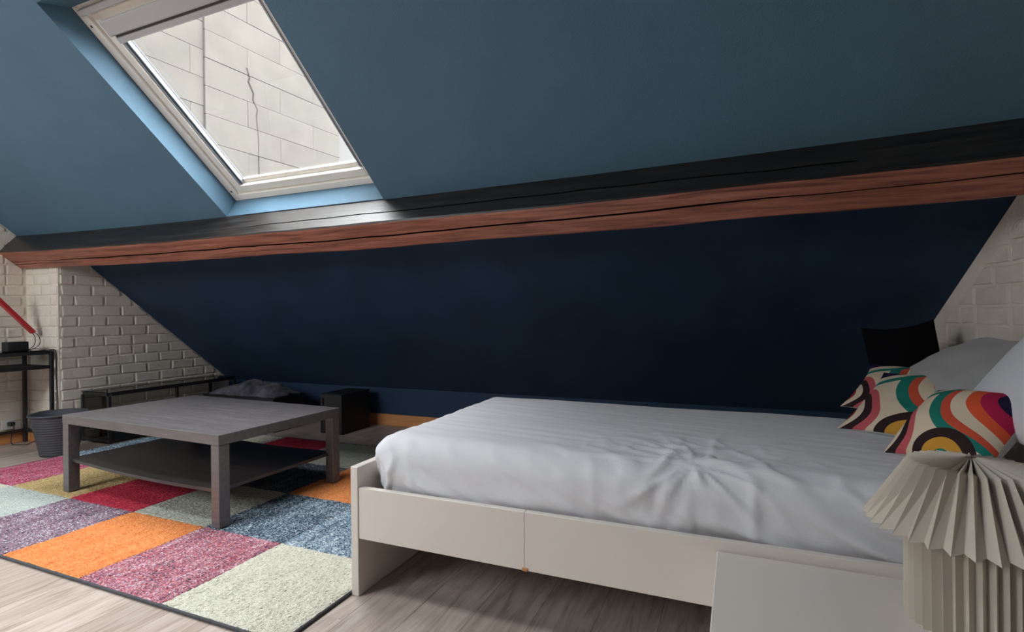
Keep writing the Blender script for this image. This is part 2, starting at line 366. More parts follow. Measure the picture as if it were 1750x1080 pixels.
def lay_bricks(parent, origin, d, nrm, a0, a1, z0, z1, top, seed, header=4):
    """origin + a*d + z*up is the wall face, nrm points into the room, top(a) is the height where the wall ends"""
    rnd = random.Random(seed); d = Vector(d); nrm = Vector(nrm); up_ = Vector((0, 0, 1)); org = Vector(origin)
    rot = Matrix((d, up_, nrm)).transposed().to_4x4()
    row = 0; z = z0
    while z < z1:
        a = a0 - (BLN / 2 if row % 2 else 0) + (rnd.random() - 0.5) * 0.03
        while a < a1:
            ln = BLN * (0.5 if rnd.random() < 0.16 else 1.0)
            lo, hi = max(a, a0) + JT / 2, min(a + ln, a1) - JT / 2
            if hi - lo > 0.03:
                j = lambda s: (rnd.random() - 0.5) * s
                whole = lo > a0 + JT and hi < a1 - JT and z + BH < min(top(lo), top(hi)) - 0.002
                if whole:
                    key = (ln, rnd.randrange(7))
                    if key not in brick_pool:
                        w2, h2 = (ln - JT) / 2, (BH - JT) / 2
                        poly = [(-w2 + j(.009), -h2 + j(.008)), (j(.02), -h2 + j(.009)), (w2 + j(.009), -h2 + j(.008)), (w2 + j(.009), h2 + j(.008)), (j(.02), h2 + j(.009)), (-w2 + j(.009), h2 + j(.008))]
                        v, f = brick_mesh(poly, rnd.uniform(0.004, 0.009), 0.006)
                        o = pyobj('brick', v, f, 'brick_white', parent); brick_pool[key] = o.data
                    else: o = link('brick', brick_pool[key], 'brick_white', parent)
                    c = org + d * ((lo + hi) / 2) + up_ * (z + BH / 2)
                    o.matrix_world = Matrix.Translation(c) @ rot
                else:
                    poly = [(lo, z + JT / 2), (hi, z + JT / 2), (hi, z + BH - JT / 2), (lo, z + BH - JT / 2)]
                    slope_k = (top(1.0) - top(0.0)); t0 = top(0.0)
                    poly = clip_poly(poly, lambda p: p[1] - (t0 + slope_k * p[0]))
                    ar = 0.5 * abs(sum(poly[i][0] * poly[(i + 1) % len(poly)][1] - poly[(i + 1) % len(poly)][0] * poly[i][1] for i in range(len(poly)))) if len(poly) > 2 else 0
                    if ar > 0.0012:
                        cx = sum(p[0] for p in poly) / len(poly); cz = sum(p[1] for p in poly) / len(poly)
                        v, f = brick_mesh([(p[0] - cx, p[1] - cz) for p in poly], rnd.uniform(0.004, 0.009), 0.006)
                        o = pyobj('brick', v, f, 'brick_white', parent)
                        o.matrix_world = Matrix.Translation(org + d * cx + up_ * cz) @ rot
            a += ln
        z += BH; row += 1
lay_bricks(wl, (XP, 0, 0), (0, 1, 0), (1, 0, 0), CORNER_Y + 0.006, 3.97, 0.0, 1.62, lambda a: zs(a) - 0.012, 11)
lay_bricks(wl, (0, CORNER_Y, 0), (1, 0, 0), (0, -1, 0), XL1 + 0.01, XP - 0.004, 0.0, 1.60, lambda a: 1.598, 12)
lay_bricks(wl, (XL1, 0, 0), (0, 1, 0), (1, 0, 0), 1.55, CORNER_Y - 0.012, 0.0, 2.2, lambda a: zs(a) - 0.012, 13)
lay_bricks(wr, (RW_A.x, RW_A.y, 0), RW_D, RW_N, -0.75, 0.95, 0.504, 1.80, lambda a: zs(RW_A.y + RW_D.y * a) - 0.10, 14)

# baseboards
def part_box(name, lo, hi, mat, label): return tag(box(name, lo, hi, mat, None, 0.003), label, 'baseboard', kind='structure')
part_box('baseboard_left', (XL1, -3.9, 0), (XL1 + 0.026, CORNER_Y - 0.016, 0.088), 'baseboard_wood', 'orange wood baseboard along the left brick wall')
part_box('baseboard_pier', (XL1 + 0.03, CORNER_Y - 0.03, 0), (XP + 0.012, CORNER_Y - 0.014, 0.088), 'baseboard_wood', 'orange wood baseboard across the brick pier end')
part_box('baseboard_back', (XP + 0.02, KNEE_Y - 0.016, 0), (0.74, KNEE_Y, 0.10), 'baseboard_wood', 'orange wood baseboard along the low knee wall')

# ------------------------------------------------------------------ setting: roof slopes
XA, XB = -5.65, 2.55
def slope_slab(name, rects, mat, label, f, d1=0.28):
    verts = []; faces = []
    for (x0, x1, y0, y1) in rects:
        b = len(verts)
        verts += [f(x0, y0, 0), f(x1, y0, 0), f(x1, y1, 0), f(x0, y1, 0), f(x0, y0, d1), f(x1, y0, d1), f(x1, y1, d1), f(x0, y1, d1)]
        faces += [tuple(b + i for i in q) for q in BOXF]
    return tag(pyobj(name, verts, faces, mat), label, 'ceiling', kind='structure')
def around(h, x0, x1, y0, y1):
    return [(x0, h[0], y0, y1), (h[1], x1, y0, y1), (h[0], h[1], y0, h[2]), (h[0], h[1], h[3], y1)]
BEAM_Y = 2.43
slab_h = (OUT[0], OUT[1], OUT[2], OUT[3])
# the plaster skin stops at the opening; the roof build-up behind it stops at the window frame
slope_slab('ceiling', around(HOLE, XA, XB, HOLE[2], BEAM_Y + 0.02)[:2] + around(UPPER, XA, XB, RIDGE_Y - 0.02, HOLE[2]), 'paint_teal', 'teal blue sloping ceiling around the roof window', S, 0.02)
slope_slab('ceiling', [(XA, XB, BEAM_Y + 0.02, 2.62)], 'teal_in_shade', 'strip of slope hidden above the timber beam, coloured dark like the shaded part', S, 0.02)
slope_slab('ceiling', [(XA, XB, 2.62, 4.15)], 'teal_in_shade', 'lower roof slope below the timber beam, shade darkened into its colour', S, 0.28)
slope_slab('ceiling', around((OUT[0] - 0.02, OUT[1] + 0.02, OUT[2] - 0.02, OUT[3] + 0.02), XA, XB, 1.3, 2.6) + around(UPPER, XA, XB, RIDGE_Y - 0.25, 1.3), 'stone_joint', 'roof build-up around the roof window', lambda x, y, d: S(x, y, d + 0.125), 0.16)
rects = around(REAR_HOLES[0], XA, XB, -4.2, RIDGE_Y + 0.02)
slope_slab('ceiling', rects, 'paint_teal', 'teal blue roof slope behind the viewer with one opening', SR, 0.25)

# ------------------------------------------------------------------ roof window
win = thing('window_1', (0, 0, 0), 'white framed tilting roof window set in the teal slope', 'window', kind='structure')
hx0, hx1, hy0, hy1 = HOLE; ox0, ox1, oy0, oy1 = OUT; D = 0.12
inn = [S(hx0, hy0), S(hx1, hy0), S(hx1, hy1), S(hx0, hy1)]
outr = [S(ox0, oy0, D), S(ox1, oy0, D), S(ox1, oy1, D), S(ox0, oy1, D)]
for i in range(4):
    j = (i + 1) % 4
    a, b, c, d = inn[i], inn[j], outr[j], outr[i]
    mid = (a + b + c + d) / 4; ctr = sum(inn + outr, Vector()) / 8
    nrm = (b - a).cross(d - a).normalized()
    if nrm.dot(mid - ctr) < 0: nrm = -nrm
    t = 0.012
    hexa('reveal_lining', [a, b, c, d, a + nrm * t, b + nrm * t, c + nrm * t, d + nrm * t], 'paint_teal', win)
# fixed frame
fr = 0.055
def sb(name, x0, x1, y0, y1, d0, d1, mat, parent=win, bevel=0.002): return slope_box(name, x0, x1, y0, y1, d0, d1, mat, parent, bevel)
sb('frame_stile', ox0, ox0 + fr, oy0, oy1, D, D + 0.10, 'frame_white')
sb('frame_stile', ox1 - fr, ox1, oy0, oy1, D, D + 0.10, 'frame_white')
sb('frame_rail', ox0 + fr, ox1 - fr, oy1 - 0.032, oy1, D, D + 0.10, 'frame_white')
sb('frame_rail', ox0 + fr, ox1 - fr, oy0, oy0 + 0.035, D, D + 0.10, 'frame_white')
# sash, a little deeper
sx0, sx1, sy0, sy1 = ox0 + fr + 0.006, ox1 - fr - 0.006, oy0 + 0.04, oy1 - 0.037
sash = thing('sash', (0, 0, 0), None, None); sash.parent = win
sb('sash_stile', sx0, sx0 + 0.05, sy0, sy1, D + 0.012, D + 0.085, 'frame_white', sash, 0.004)
sb('sash_stile', sx1 - 0.05, sx1, sy0, sy1, D + 0.012, D + 0.085, 'frame_white', sash, 0.004)
sb('sash_rail', sx0 + 0.05, sx1 - 0.05, sy1 - 0.038, sy1, D + 0.012, D + 0.085, 'frame_white', sash, 0.004)
sb('sash_rail', sx0 + 0.05, sx1 - 0.05, sy0, sy0 + 0.05, D + 0.012, D + 0.085, 'frame_white', sash, 0.004)
gx0, gx1, gy0, gy1 = sx0 + 0.05, sx1 - 0.05, sy0 + 0.05, sy1 - 0.038
sb('pane', gx0 - 0.005, gx1 + 0.005, gy0 - 0.005, gy1 + 0.005, D + 0.058, D + 0.064, 'window_glass', sash, 0)
sb('glazing_bead', gx0, gx1, gy1 - 0.022, gy1, D + 0.040, D + 0.058, 'frame_white', sash, 0.002)
# blind: cassette at the top, side tracks of bright aluminium
bl = thing('roller_blind', (0, 0, 0), None, None); bl.parent = win
sb('cassette', gx0 - 0.012, gx1 + 0.012, sy0 + 0.028, sy0 + 0.085, D - 0.012, D + 0.05, 'blind_grey', bl, 0.006)
sb('blind_slot', gx0 + 0.012, gx1 - 0.012, sy0 + 0.0855, sy0 + 0.094, D + 0.004, D + 0.05, 'gasket', bl, 0)
sb('pull_bar', gx0, gx1, sy0 + 0.0945, sy0 + 0.118, D + 0.002, D + 0.04, 'blind_grey', bl, 0.004)
for xx, s in ((gx0, 1), (gx1, -1)):
    for k, (o_, w_, dd) in enumerate(((0.001, 0.011, 0.018), (0.013, 0.006, 0.030), (0.020, 0.010, 0.024))):
        xa, xb = xx + s * o_, xx + s * (o_ + w_)
        sb('side_track', min(xa, xb), max(xa, xb), sy0 + 0.12, gy1 - 0.003, D + dd, D + 0.056, 'alu', bl, 0.0015)
    xa, xb = xx + s * 0.0305, xx + s * 0.0330
    sb('track_gasket', min(xa, xb), max(xa, xb), sy0 + 0.12, gy1 - 0.003, D + 0.046, D + 0.057, 'gasket', bl, 0)
# vent flap bar at the head
sb('vent_bar', ox0 + 0.045, ox1 - 0.045, oy0 + 0.012, oy0 + 0.036, D - 0.026, D + 0.0, 'blind_grey', win, 0.004)
for (px_, py_) in ((ox0 + 0.026, oy0 + 0.075), (ox0 + 0.026, oy1 - 0.055), (ox1 - 0.026, oy0 + 0.075), (ox1 - 0.026, oy1 - 0.055)):
    c = S(px_, py_, D)
    ax, ay = Vector((1, 0, 0)), DOWN
    verts = [c + N_IN * 0.001 + (ax * math.cos(t) + ay * math.sin(t)) * 0.007 for t in np.linspace(0, 2 * math.pi, 12, endpoint=False)] + [c - N_IN * 0.003 + (ax * math.cos(t) + ay * math.sin(t)) * 0.007 for t in np.linspace(0, 2 * math.pi, 12, endpoint=False)]
    pyobj('screw_cap', verts, [tuple(range(12)), tuple(range(23, 11, -1))] + [(i, (i + 1) % 12, 12 + (i + 1) % 12, 12 + i) for i in range(12)], 'gasket', win)
for q, (x0, x1, y0, y1) in enumerate(REAR_HOLES + [UPPER]):
    FN = S if q == 1 else SR
    wn_ = thing('window_%d' % (q + 2), (0, 0, 0), ('unseen roof window added behind the viewer for fill light', 'unseen roof window added above the viewer for overhead light')[q], 'window', kind='structure')  # both windows are added out of view to brighten the room
    for nm, r_ in (('frame_stile', (x0, x0 + .07, y0, y1)), ('frame_stile', (x1 - .07, x1, y0, y1)), ('frame_rail', (x0 + .07, x1 - .07, y0, y0 + .05)), ('frame_rail', (x0 + .07, x1 - .07, y1 - .05, y1))):
        slope_box(nm, *r_, 0.12, 0.2, 'frame_white', wn_, 0.002, FN)
    slope_box('pane', x0 + .07, x1 - .07, y0 + .05, y1 - .05, 0.17, 0.176, 'window_glass', wn_, 0, FN)

# ------------------------------------------------------------------ timber beam: two weathered faces, split by long shakes
def build_beam():
    T, W = 0.192, 0.190
    x0, x1, nx = -5.37, 1.15, 330
    verts = []; faces = []; midx = []
    def n1(x, s, k): return noise.noise(Vector((x * s, k * 7.3, 1.7)))
    rows = None
    for i in range(nx + 1):
        x = x0 + (x1 - x0) * i / nx
        u = (x - x0) / (x1 - x0)
        sag = 0.038 * (4 * u * (1 - u)) ** 0.8 - 0.033
        wob = lambda k: n1(x, 1.1, k) * 0.010 + n1(x, 5.0, k + 9) * 0.0035
        base = S(x, BEAM_Y + sag, 0)
        P = lambda a, t: base + DOWN * a + N_IN * t
        # upper face: from the slope (t=0) to the edge (t=T), with a shake
        c1 = 0.62 + 0.22 * n1(x, 0.55, 3) + 0.05 * n1(x, 4, 31)
        amp1 = max(0.0, min(1.0, (n1(x, 0.45, 21) + 0.28) * 3)) if -3.6 < x < 0.4 else 0.0
        g1, dp1 = 0.0040 * amp1 + 0.0002, 0.018 * amp1
        # lower face, with the long split down the middle
        c2 = 0.50 + 0.16 * n1(x, 0.4, 5) - 0.02 * u + 0.035 * n1(x, 3.3, 33)
        amp2 = max(0.0, min(1.0, (n1(x, 0.5, 23) + 0.55) * 2.2))
        g2, dp2 = 0.0048 * amp2 + 0.0002, 0.034 * amp2
        c3 = c2 + 0.17 + 0.10 * n1(x, 0.6, 8)
        amp3 = max(0.0, min(1.0, (n1(x, 0.8, 29) + 0.05) * 3))
        g3, dp3 = 0.0020 * amp3 + 0.0002, 0.012 * amp3
        Tt, Wt = T + wob(1) + 0.012 * u, W + wob(2) - 0.012 * u
        ring = [P(0, -0.05)]
        for t in (0.0, 0.3):
            ring.append(P(wob(4) * 0.5 * t, Tt * t))
        ring += [P(0, Tt * c1 - g1), P(dp1, Tt * c1), P(0, Tt * c1 + g1), P(0.001 + wob(6) * .2, Tt * 0.95), P(0.006, Tt * 0.99 + .001), P(0.016, Tt + 0.001)]
        k1 = len(ring) - 1
        ring += [P(Wt * c2 - g2, Tt), P(Wt * c2, Tt - dp2), P(Wt * c2 + g2, Tt), P(Wt * c3 - g3, Tt + wob(7) * .2), P(Wt * c3, Tt - dp3), P(Wt * c3 + g3, Tt + wob(7) * .2), P(Wt - 0.012, Tt), P(Wt - 0.002, Tt - 0.006), P(Wt, Tt - 0.016), P(Wt + 0.002, -0.05)]
        m = len(ring); verts += ring
        if i:
            b = (i - 1) * m
            for k in range(m):
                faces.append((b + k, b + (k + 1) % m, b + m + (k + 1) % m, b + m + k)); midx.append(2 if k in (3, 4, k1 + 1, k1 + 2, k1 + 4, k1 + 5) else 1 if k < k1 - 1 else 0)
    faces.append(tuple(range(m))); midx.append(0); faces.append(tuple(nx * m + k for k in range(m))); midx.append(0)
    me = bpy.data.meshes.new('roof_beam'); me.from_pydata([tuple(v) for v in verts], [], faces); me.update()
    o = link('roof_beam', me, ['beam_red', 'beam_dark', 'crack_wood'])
    me.polygons.foreach_set('material_index', midx)
    bm = bmesh.new(); bm.from_mesh(me); bmesh.ops.recalc_face_normals(bm, faces=bm.faces); bm.to_mesh(me); bm.free()
    tag(o, 'long red brown timber roof beam with cracks below the roof window', 'beam', kind='structure')
build_beam()

# ------------------------------------------------------------------ neighbouring wall seen through the roof window
nb = thing('neighbour_wall', (0, 0, 0), 'pale stone wall of the next house seen through the roof window', 'building')
WD = Vector((0.078, 0.997, 0)); WN = Vector((0.997, -0.078, 0)); W0 = Vector((-6.5, 5.0, 0))
def wp(a, z, d=0.0): return W0 + WD * a + WN * d + Vector((0, 0, z))
def wbox(name, a0, a1, z0, z1, d0, d1, mat, bevel=0.0):
    return hexa(name, [wp(a0, z0, d0), wp(a1, z0, d0), wp(a1, z0, d1), wp(a0, z0, d1), wp(a0, z1, d0), wp(a1, z1, d0), wp(a1, z1, d1), wp(a0, z1, d1)], mat, nb, bevel)
wbox('backing_wall', -7.0, 2.32, -1, 7.6, -0.8, -0.17, 'stone_joint')
CRS = 0.375
for seg_, (a0, a1, d1, zoff) in enumerate(((-2.6, -0.06, -0.035, 0.10), (-0.06, 2.32, 0.0, 0.0))):
    for r_ in range(0, 14):
        z0 = 2.2 + zoff + r_ * CRS; a = a0 - (0.0 if r_ % 2 else 0.55); 
        while a < a1:
            b = a + 1.18; lo, hi = max(a, a0), min(b, a1)
            if hi - lo > 0.05:
                wbox('stone_block', lo + 0.0005, hi - 0.0008, z0 + 0.0018, z0 + CRS - 0.0018, -0.18, d1 + random.uniform(-0.003, 0.003), 'stone_render', 0.003)
            a = b
wbox('white_rendered_return', 2.32, 5.5, -1, 7.6, -0.9, -0.25, 'plaster_out')
added_ground = box('ground', (-40, -40, -6.4), (40, 40, -6.2), 'added_ground', None, 0); tag(added_ground, 'dark unseen ground added far below to dim the neighbour wall', 'ground', kind='structure')  # plane added to block sky light from below
# the vertical settlement crack
cp = [(0.55, 4.55), (0.60, 4.42), (0.58, 4.36), (0.66, 4.22), (0.65, 4.12), (0.72, 4.0), (0.70, 3.9), (0.73, 3.6), (0.735, 3.3), (0.74, 2.9)]
verts = []; faces = []
for i, (a, z) in enumerate(cp):
    wdt = 0.010 * (1 - i / len(cp)) + 0.002
    verts += [wp(a - wdt, z, 0.0045), wp(a + wdt, z, 0.0045), wp(a - wdt, z, -0.01), wp(a + wdt, z, -0.01)]
    if i: b = 4 * i; faces += [(b - 4, b - 3, b + 1, b), (b - 4, b, b + 2, b - 2), (b - 3, b - 1, b + 3, b + 1)]
pyobj('crack', verts, faces, 'crack_dark', nb)

# ------------------------------------------------------------------ rug
rug = thing('rug', (0, 0, 0), 'patchwork rug of coloured squares under the coffee table', 'rug')
RX = [-4.47, -3.95, -3.38, -2.84, -2.315, -1.835, -1.29]; RY = [1.21, 1.73, 2.23, 2.73, 3.25]
RUGC = [['cream', 'aqua', 'purple', 'orange', 'pink', 'cream'],
        ['raspberry', 'tan', 'red', 'sage', 'blue', 'sky'],
        ['sky', 'purple', 'orange', 'charcoal', 'orange', 'sage'],
        ['sky', 'cream', 'red', 'sage', 'cream', 'purple']]
WORD = dict(cream='cream', aqua='pale aqua', purple='mottled purple grey', orange='orange', pink='mottled pink', raspberry='mottled raspberry', tan='tan', red='red', sage='sage beige', blue='speckled blue grey', sky='speckled light blue', charcoal='charcoal')
for r_ in range(4):
    for c_ in range(6):
        x0, x1, y0, y1 = RX[c_], RX[c_ + 1], RY[r_], RY[r_ + 1]
        st = 0.0075; nx, ny = int((x1 - x0) / st), int((y1 - y0) / st)
        gx = np.linspace(x0, x1, nx + 1); gy = np.linspace(y0, y1, ny + 1)
        XX, YY = np.meshgrid(gx, gy); ZZ = 0.0125 + rng.uniform(-0.0026, 0.0026, XX.shape) + 0.001 * np.sin(XX * 31 + YY * 17)
        edge = np.minimum(np.minimum(XX - x0, x1 - XX), np.minimum(YY - y0, y1 - YY)); ZZ -= np.clip(0.006 - edge, 0, 0.006) * 0.5
        XX[1:-1, 1:-1] += rng.uniform(-.002, .002, XX[1:-1, 1:-1].shape); YY[1:-1, 1:-1] += rng.uniform(-.002, .002, XX[1:-1, 1:-1].shape)
        V = np.stack([XX, YY, ZZ], -1).reshape(-1, 3)
        idx = np.arange((nx + 1) * (ny + 1)).reshape(ny + 1, nx + 1)
        Fq = np.stack([idx[:-1, :-1], idx[:-1, 1:], idx[1:, 1:], idx[1:, :-1]], -1).reshape(-1, 4)
        me = bpy.data.meshes.new('pile_square'); me.from_pydata(V.tolist(), [], Fq.tolist()); me.update()
        o = link('pile_square', me, 'rug_' + RUGC[r_][c_], rug); o['label'] = WORD[RUGC[r_][c_]] + ' pile square'
X0, X1, Y0, Y1 = RX[0], RX[-1], RY[0], RY[-1]
box('backing', (X0, Y0, 0.0005), (X1, Y1, 0.008), 'rug_edge', rug, 0.001)
for lo, hi in (((X0 - .009, Y0 - .009, 0.0005), (X1 + .009, Y0, 0.013)), ((X0 - .009, Y1, 0.0005), (X1 + .009, Y1 + .009, 0.013)), ((X0 - .009, Y0, 0.0005), (X0, Y1, 0.013)), ((X1, Y0, 0.0005), (X1 + .009, Y1, 0.013))):
    box('binding', lo, hi, 'rug_edge', rug, 0.003)

# ------------------------------------------------------------------ coffee table
ct = thing('coffee_table', (-2.86, 2.14, 0.0168), 'dark brown wood coffee table with lower shelf on the rug', 'table', math.radians(-2.2))
TL, TD, TH = 1.325, 0.775, 0.432
box('tabletop', (-TL / 2, -TD / 2, TH - 0.05), (TL / 2, TD / 2, TH), 'table_brown', ct, 0.002)
lg = 0.056
for sx in (-1, 1):
    for sy in (-1, 1):
        xa, ya = sx * (TL / 2 - lg / 2 - .001), sy * (TD / 2 - lg / 2 - .001)
        box('leg', (xa - lg / 2, ya - lg / 2, 0), (xa + lg / 2, ya + lg / 2, TH - 0.0505), 'table_brown', ct, 0.002)
# sagging lower shelf
nxs = 24; verts = []; faces = []
for i in range(nxs + 1):
    u = i / nxs; xx = (-TL / 2 + lg * .6) + (TL - lg * 1.2) * u; zz = 0.185 - 0.016 * math.sin(math.pi * u) - 0.012 * u
    for yy in (-TD / 2 + 0.018, TD / 2 - 0.018):
        verts += [(xx, yy, zz - 0.016), (xx, yy, zz)]
    if i:
        b = 4 * i; faces += [(b - 4, b, b + 1, b - 3), (b - 2, b - 1, b + 3, b + 2), (b - 3, b + 1, b + 3, b - 1), (b - 4, b - 2, b + 2, b)]
faces += [(0, 1, 3, 2), (4 * nxs, 4 * nxs + 2, 4 * nxs + 3, 4 * nxs + 1)]
pyobj('shelf', verts, faces, 'shelf_shaded', ct)

# ------------------------------------------------------------------ bed frame
bf = thing('bed_frame', (-1.28, 1.519, 0), 'low white laminate bed frame with open space below', 'bed')
BLEN, BWID = 2.09, 1.09
box('foot_panel', (0, 0, 0), (0.032, BWID, 0.458), 'white_laminate', bf, 0.002)
box('head_panel', (BLEN - 0.032, 0, 0), (BLEN, BWID, 0.46), 'white_laminate', bf, 0.002)
seam = 0.665
box('side_rail', (0.0325, 0.004, 0.204), (seam - 0.0003, 0.026, 0.385), 'white_laminate', bf, 0.0012)
box('side_rail', (seam + 0.0003, 0.004, 0.204), (BLEN - 0.0325, 0.026, 0.385), 'white_laminate', bf, 0.0012)
box('side_rail', (0.0325, BWID - 0.026, 0.204), (BLEN - 0.0325, BWID - 0.004, 0.385), 'white_laminate', bf, 0.0012)
box('rail_clip', (seam - 0.008, 0.000, 0.2035), (seam + 0.010, 0.0038, 0.214), 'baseboard_wood', bf, 0.001)
for k in range(13):
    xs = 0.10 + k * 0.155
    box('slat', (xs, 0.0265, 0.300), (xs + 0.07, BWID - 0.0265, 0.318), 'white_laminate', bf, 0.002)

# mattress in a loose fitted sheet
def rounded_box(name, lo, hi, r, step, disp, mat):
    lo, hi = Vector(lo), Vector(hi); c = (lo + hi) / 2; h = (hi - lo) / 2
    verts = {}; vl = []; faces = []
    nn = [max(2, int(round(2 * h[i] / step))) for i in range(3)]
    def vert(i, j, k):
        key = (i, j, k)
        if key in verts: return verts[key]
        q = Vector(((2 * i / nn[0] - 1) * h.x, (2 * j / nn[1] - 1) * h.y, (2 * k / nn[2] - 1) * h.z))
        cl = Vector((max(-h.x + r, min(h.x - r, q.x)), max(-h.y + r, min(h.y - r, q.y)), max(-h.z + r, min(h.z - r, q.z))))
        dlt = q - cl; p = cl + (dlt.normalized() * r if dlt.length > 1e-9 else Vector())
        nrm = dlt.normalized() if dlt.length > 1e-9 else Vector((0, 0, 1))
        p = p + c; p = p + nrm * disp(p, nrm)
        verts[key] = len(vl); vl.append(p); return verts[key]
    for ax in range(3):
        a, b = [i for i in range(3) if i != ax]
        for side in (0, nn[ax]):
            for i in range(nn[a]):
                for j in range(nn[b]):
                    def K(ii, jj):
                        t = [0, 0, 0]; t[ax] = side; t[a] = ii; t[b] = jj; return vert(*t)
                    faces.append((K(i, j), K(i + 1, j), K(i + 1, j + 1), K(i, j + 1)))
    return pyobj(name, vl, faces, mat, None, True)
def nz(x, y, z=0.0): return noise.noise(Vector((x, y, z)))
def ridge(v): return 1 - abs(v)
def crease(v, w): return math.exp(-(v / w) ** 2)
def sheet_disp(p, n):
    top = max(0.0, n.z); side = 1 - top
    x, y, z = p
    front = max(0.0, min(1.0, (1.95 - y) / 0.4))
    d = 0.007 * nz(x * 1.6, y * 2.2, 3.1)
    # drag lines along the bed on the top
    m = 0.5 + 0.5 * nz(x * 1.3, y * 1.7, 12.0)
    d += 0.0040 * top * m * (crease(nz(x * 1.5 + 0.7 * y, y * 11 + x * 2.0, 1.0), 0.16) - 0.4)
    d += 0.0022 * top * nz(x * 3 + y * 2.0, y * 26 + x * 4, 1.0)
    # slanting folds rolling over the edge and down the hanging side
    t = (0.56 - z) + (y - 1.56) * 0.6
    k = front * (0.25 + 0.75 * min(1.0, side * 1.6)) * (0.45 + 0.55 * (0.5 + nz(x * 1.1, 4.0, 8.0)))
    d += 0.015 * k * (crease(nz(x * 2.6 - t * 5.0, t * 1.6 + x * 0.5, 9.0), 0.17) - 0.35)
    d += 0.008 * k * (crease(nz(x * 6.0 - t * 13.0, t * 3.0, 4.0), 0.17) - 0.35)
    d += 0.004 * k * nz(x * 17 - t * 30.0, t * 6.0, 14.0)
    # the crumple on the edge near the middle: folds fan out of one gathered spot
    dx, dy = x + 0.13, (y - 1.63) - (0.56 - z) * 0.8
    rr = math.hypot(dx, dy * 1.2); th = math.atan2(dy, dx)
    g = math.exp(-(rr / 0.30) ** 2) * (0.25 + min(1.0, rr / 0.06) * 0.75)
    d += 0.012 * g * (crease(nz(math.cos(th) * 2.6, math.sin(th) * 2.6, rr * 3.0), 0.14) - 0.3)
    d += 0.012 * g * (crease(nz(x * 9 + 3 * y, y * 9 - 2 * x, 2.0), 0.16) - 0.3)
    # bunching at the foot end
    g2 = math.exp(-((x + 1.21) / 0.12) ** 2) * side
    d += 0.016 * g2 * (crease(nz(y * 9 + x * 7, z * 7, x * 9), 0.16) - 0.35)
    d += 0.007 * g2 * nz(x * 26, y * 20, z * 26)
    # hem slack above the rail
    d += 0.012 * math.exp(-((z - 0.40) / 0.035) ** 2) * side * nz(x * 4.0, 1.0, 6.0)
    return d
mt = rounded_box('mattress', (-1.236, 1.556, 0.32), (0.765, 2.565, 0.565), 0.095, 0.0095, sheet_disp, 'sheet')
tag(mt, 'mattress in a wrinkled pale grey sheet on the white bed', 'mattress')

# ------------------------------------------------------------------ pillows
def pillow_grid(w, h, t, seed, side, n=44, pinch=0.10, wr=0.006, power=2.2):
    verts = []; uvs = []; faces = []
    for j in range(n + 1):
        for i in range(n + 1):
            u, v = 2 * i / n - 1, 2 * j / n - 1
            u_, v_ = math.sin(u * math.pi / 2), math.sin(v * math.pi / 2)
            # edges draw in between the corners
            x = u_ * w / 2 * (1 - pinch * (1 - v_ * v_) * u_ * u_); z = v_ * h / 2 * (1 - pinch * (1 - u_ * u_) * v_ * v_)
            f = max(0.0, (1 - abs(u_) ** power) * (1 - abs(v_) ** power)) ** 0.55
            th = t / 2 * f
            th += wr * f * (noise.noise(Vector((x * 9 + seed, z * 9, side * 3.0))) + 1.1 * (1 - abs(noise.noise(Vector((x * 5 + seed, z * 13 + 0.6 * x * 9, side * 5.0))))) - 0.7)
            verts.append((x, -side * th, z)); uvs.append(((u_ + 1) / 2, (v_ + 1) / 2))
    for j in range(n):
        for i in range(n):
            a = j * (n + 1) + i; q = (a, a + 1, a + n + 2, a + n + 1); faces.append(q if side > 0 else q[::-1])
    me = bpy.data.meshes.new('cover'); me.from_pydata(verts, [], faces); me.update()
    ul = me.uv_layers.new(name='UVMap')
    for lp in me.loops: ul.data[lp.index].uv = uvs[lp.vertex_index]
    return me
def frame_matrix(center, facing, upv, roll=0.0):
    """local -Y faces `facing`, local Z leans towards `upv`"""
    f = Vector(facing).normalized(); y = -f; z = Vector(upv) - y * Vector(upv).dot(y); z.normalize(); x = y.cross(z)
    if roll:
        c, s = math.cos(roll), math.sin(roll); x, z = x * c + z * s, z * c - x * s
    return Matrix(((x.x, y.x, z.x, center[0]), (x.y, y.y, z.y, center[1]), (x.z, y.z, z.z, center[2]), (0, 0, 0, 1)))
def pillow(name, w, h, t, M, front, back, label, cat, seed, **kw):
    o = bpy.data.objects.new(name, None); COL.objects.link(o); o.matrix_world = M; o.empty_display_size = 0.05; tag(o, label, cat)
    if name == 'cushion': o['group'] = 'patterned cushions on the bed'
    link('front_cover', pillow_grid(w, h, t, seed, 1, **kw), front, o, True)
    b = link('back_cover', pillow_grid(w, h, t, seed + 5, -1, **kw), back, o, True)
    return o
pillow('floor_cushion', 0.27, 0.93, 0.14, frame_matrix((0.715, 2.83, 0.475), (-0.10, -0.97, 0.10), (-0.14, 0.10, 1)), 'pillow_black', 'pillow_black', 'tall black floor cushion standing between the bed and the dark slope', 'cushion', 1.0, pinch=0.05)
pillow('pillow', 0.60, 0.50, 0.16, frame_matrix((0.735, 2.37, 0.745), (-0.5, -0.10, 0.85), (0.85, 0.1, 0.5)), 'pillow_grey', 'pillow_grey', 'grey pillow leaning on the brick wall behind the cushions', 'pillow', 2.0, wr=0.012)
pillow('pillow', 0.70, 0.48, 0.17, frame_matrix((0.805, 1.79, 0.815), (-0.78, -0.12, 0.60), (0.60, 0.0, 0.80)), 'pillow_white', 'pillow_white', 'large white pillow propped up at the right edge', 'pillow', 3.0)
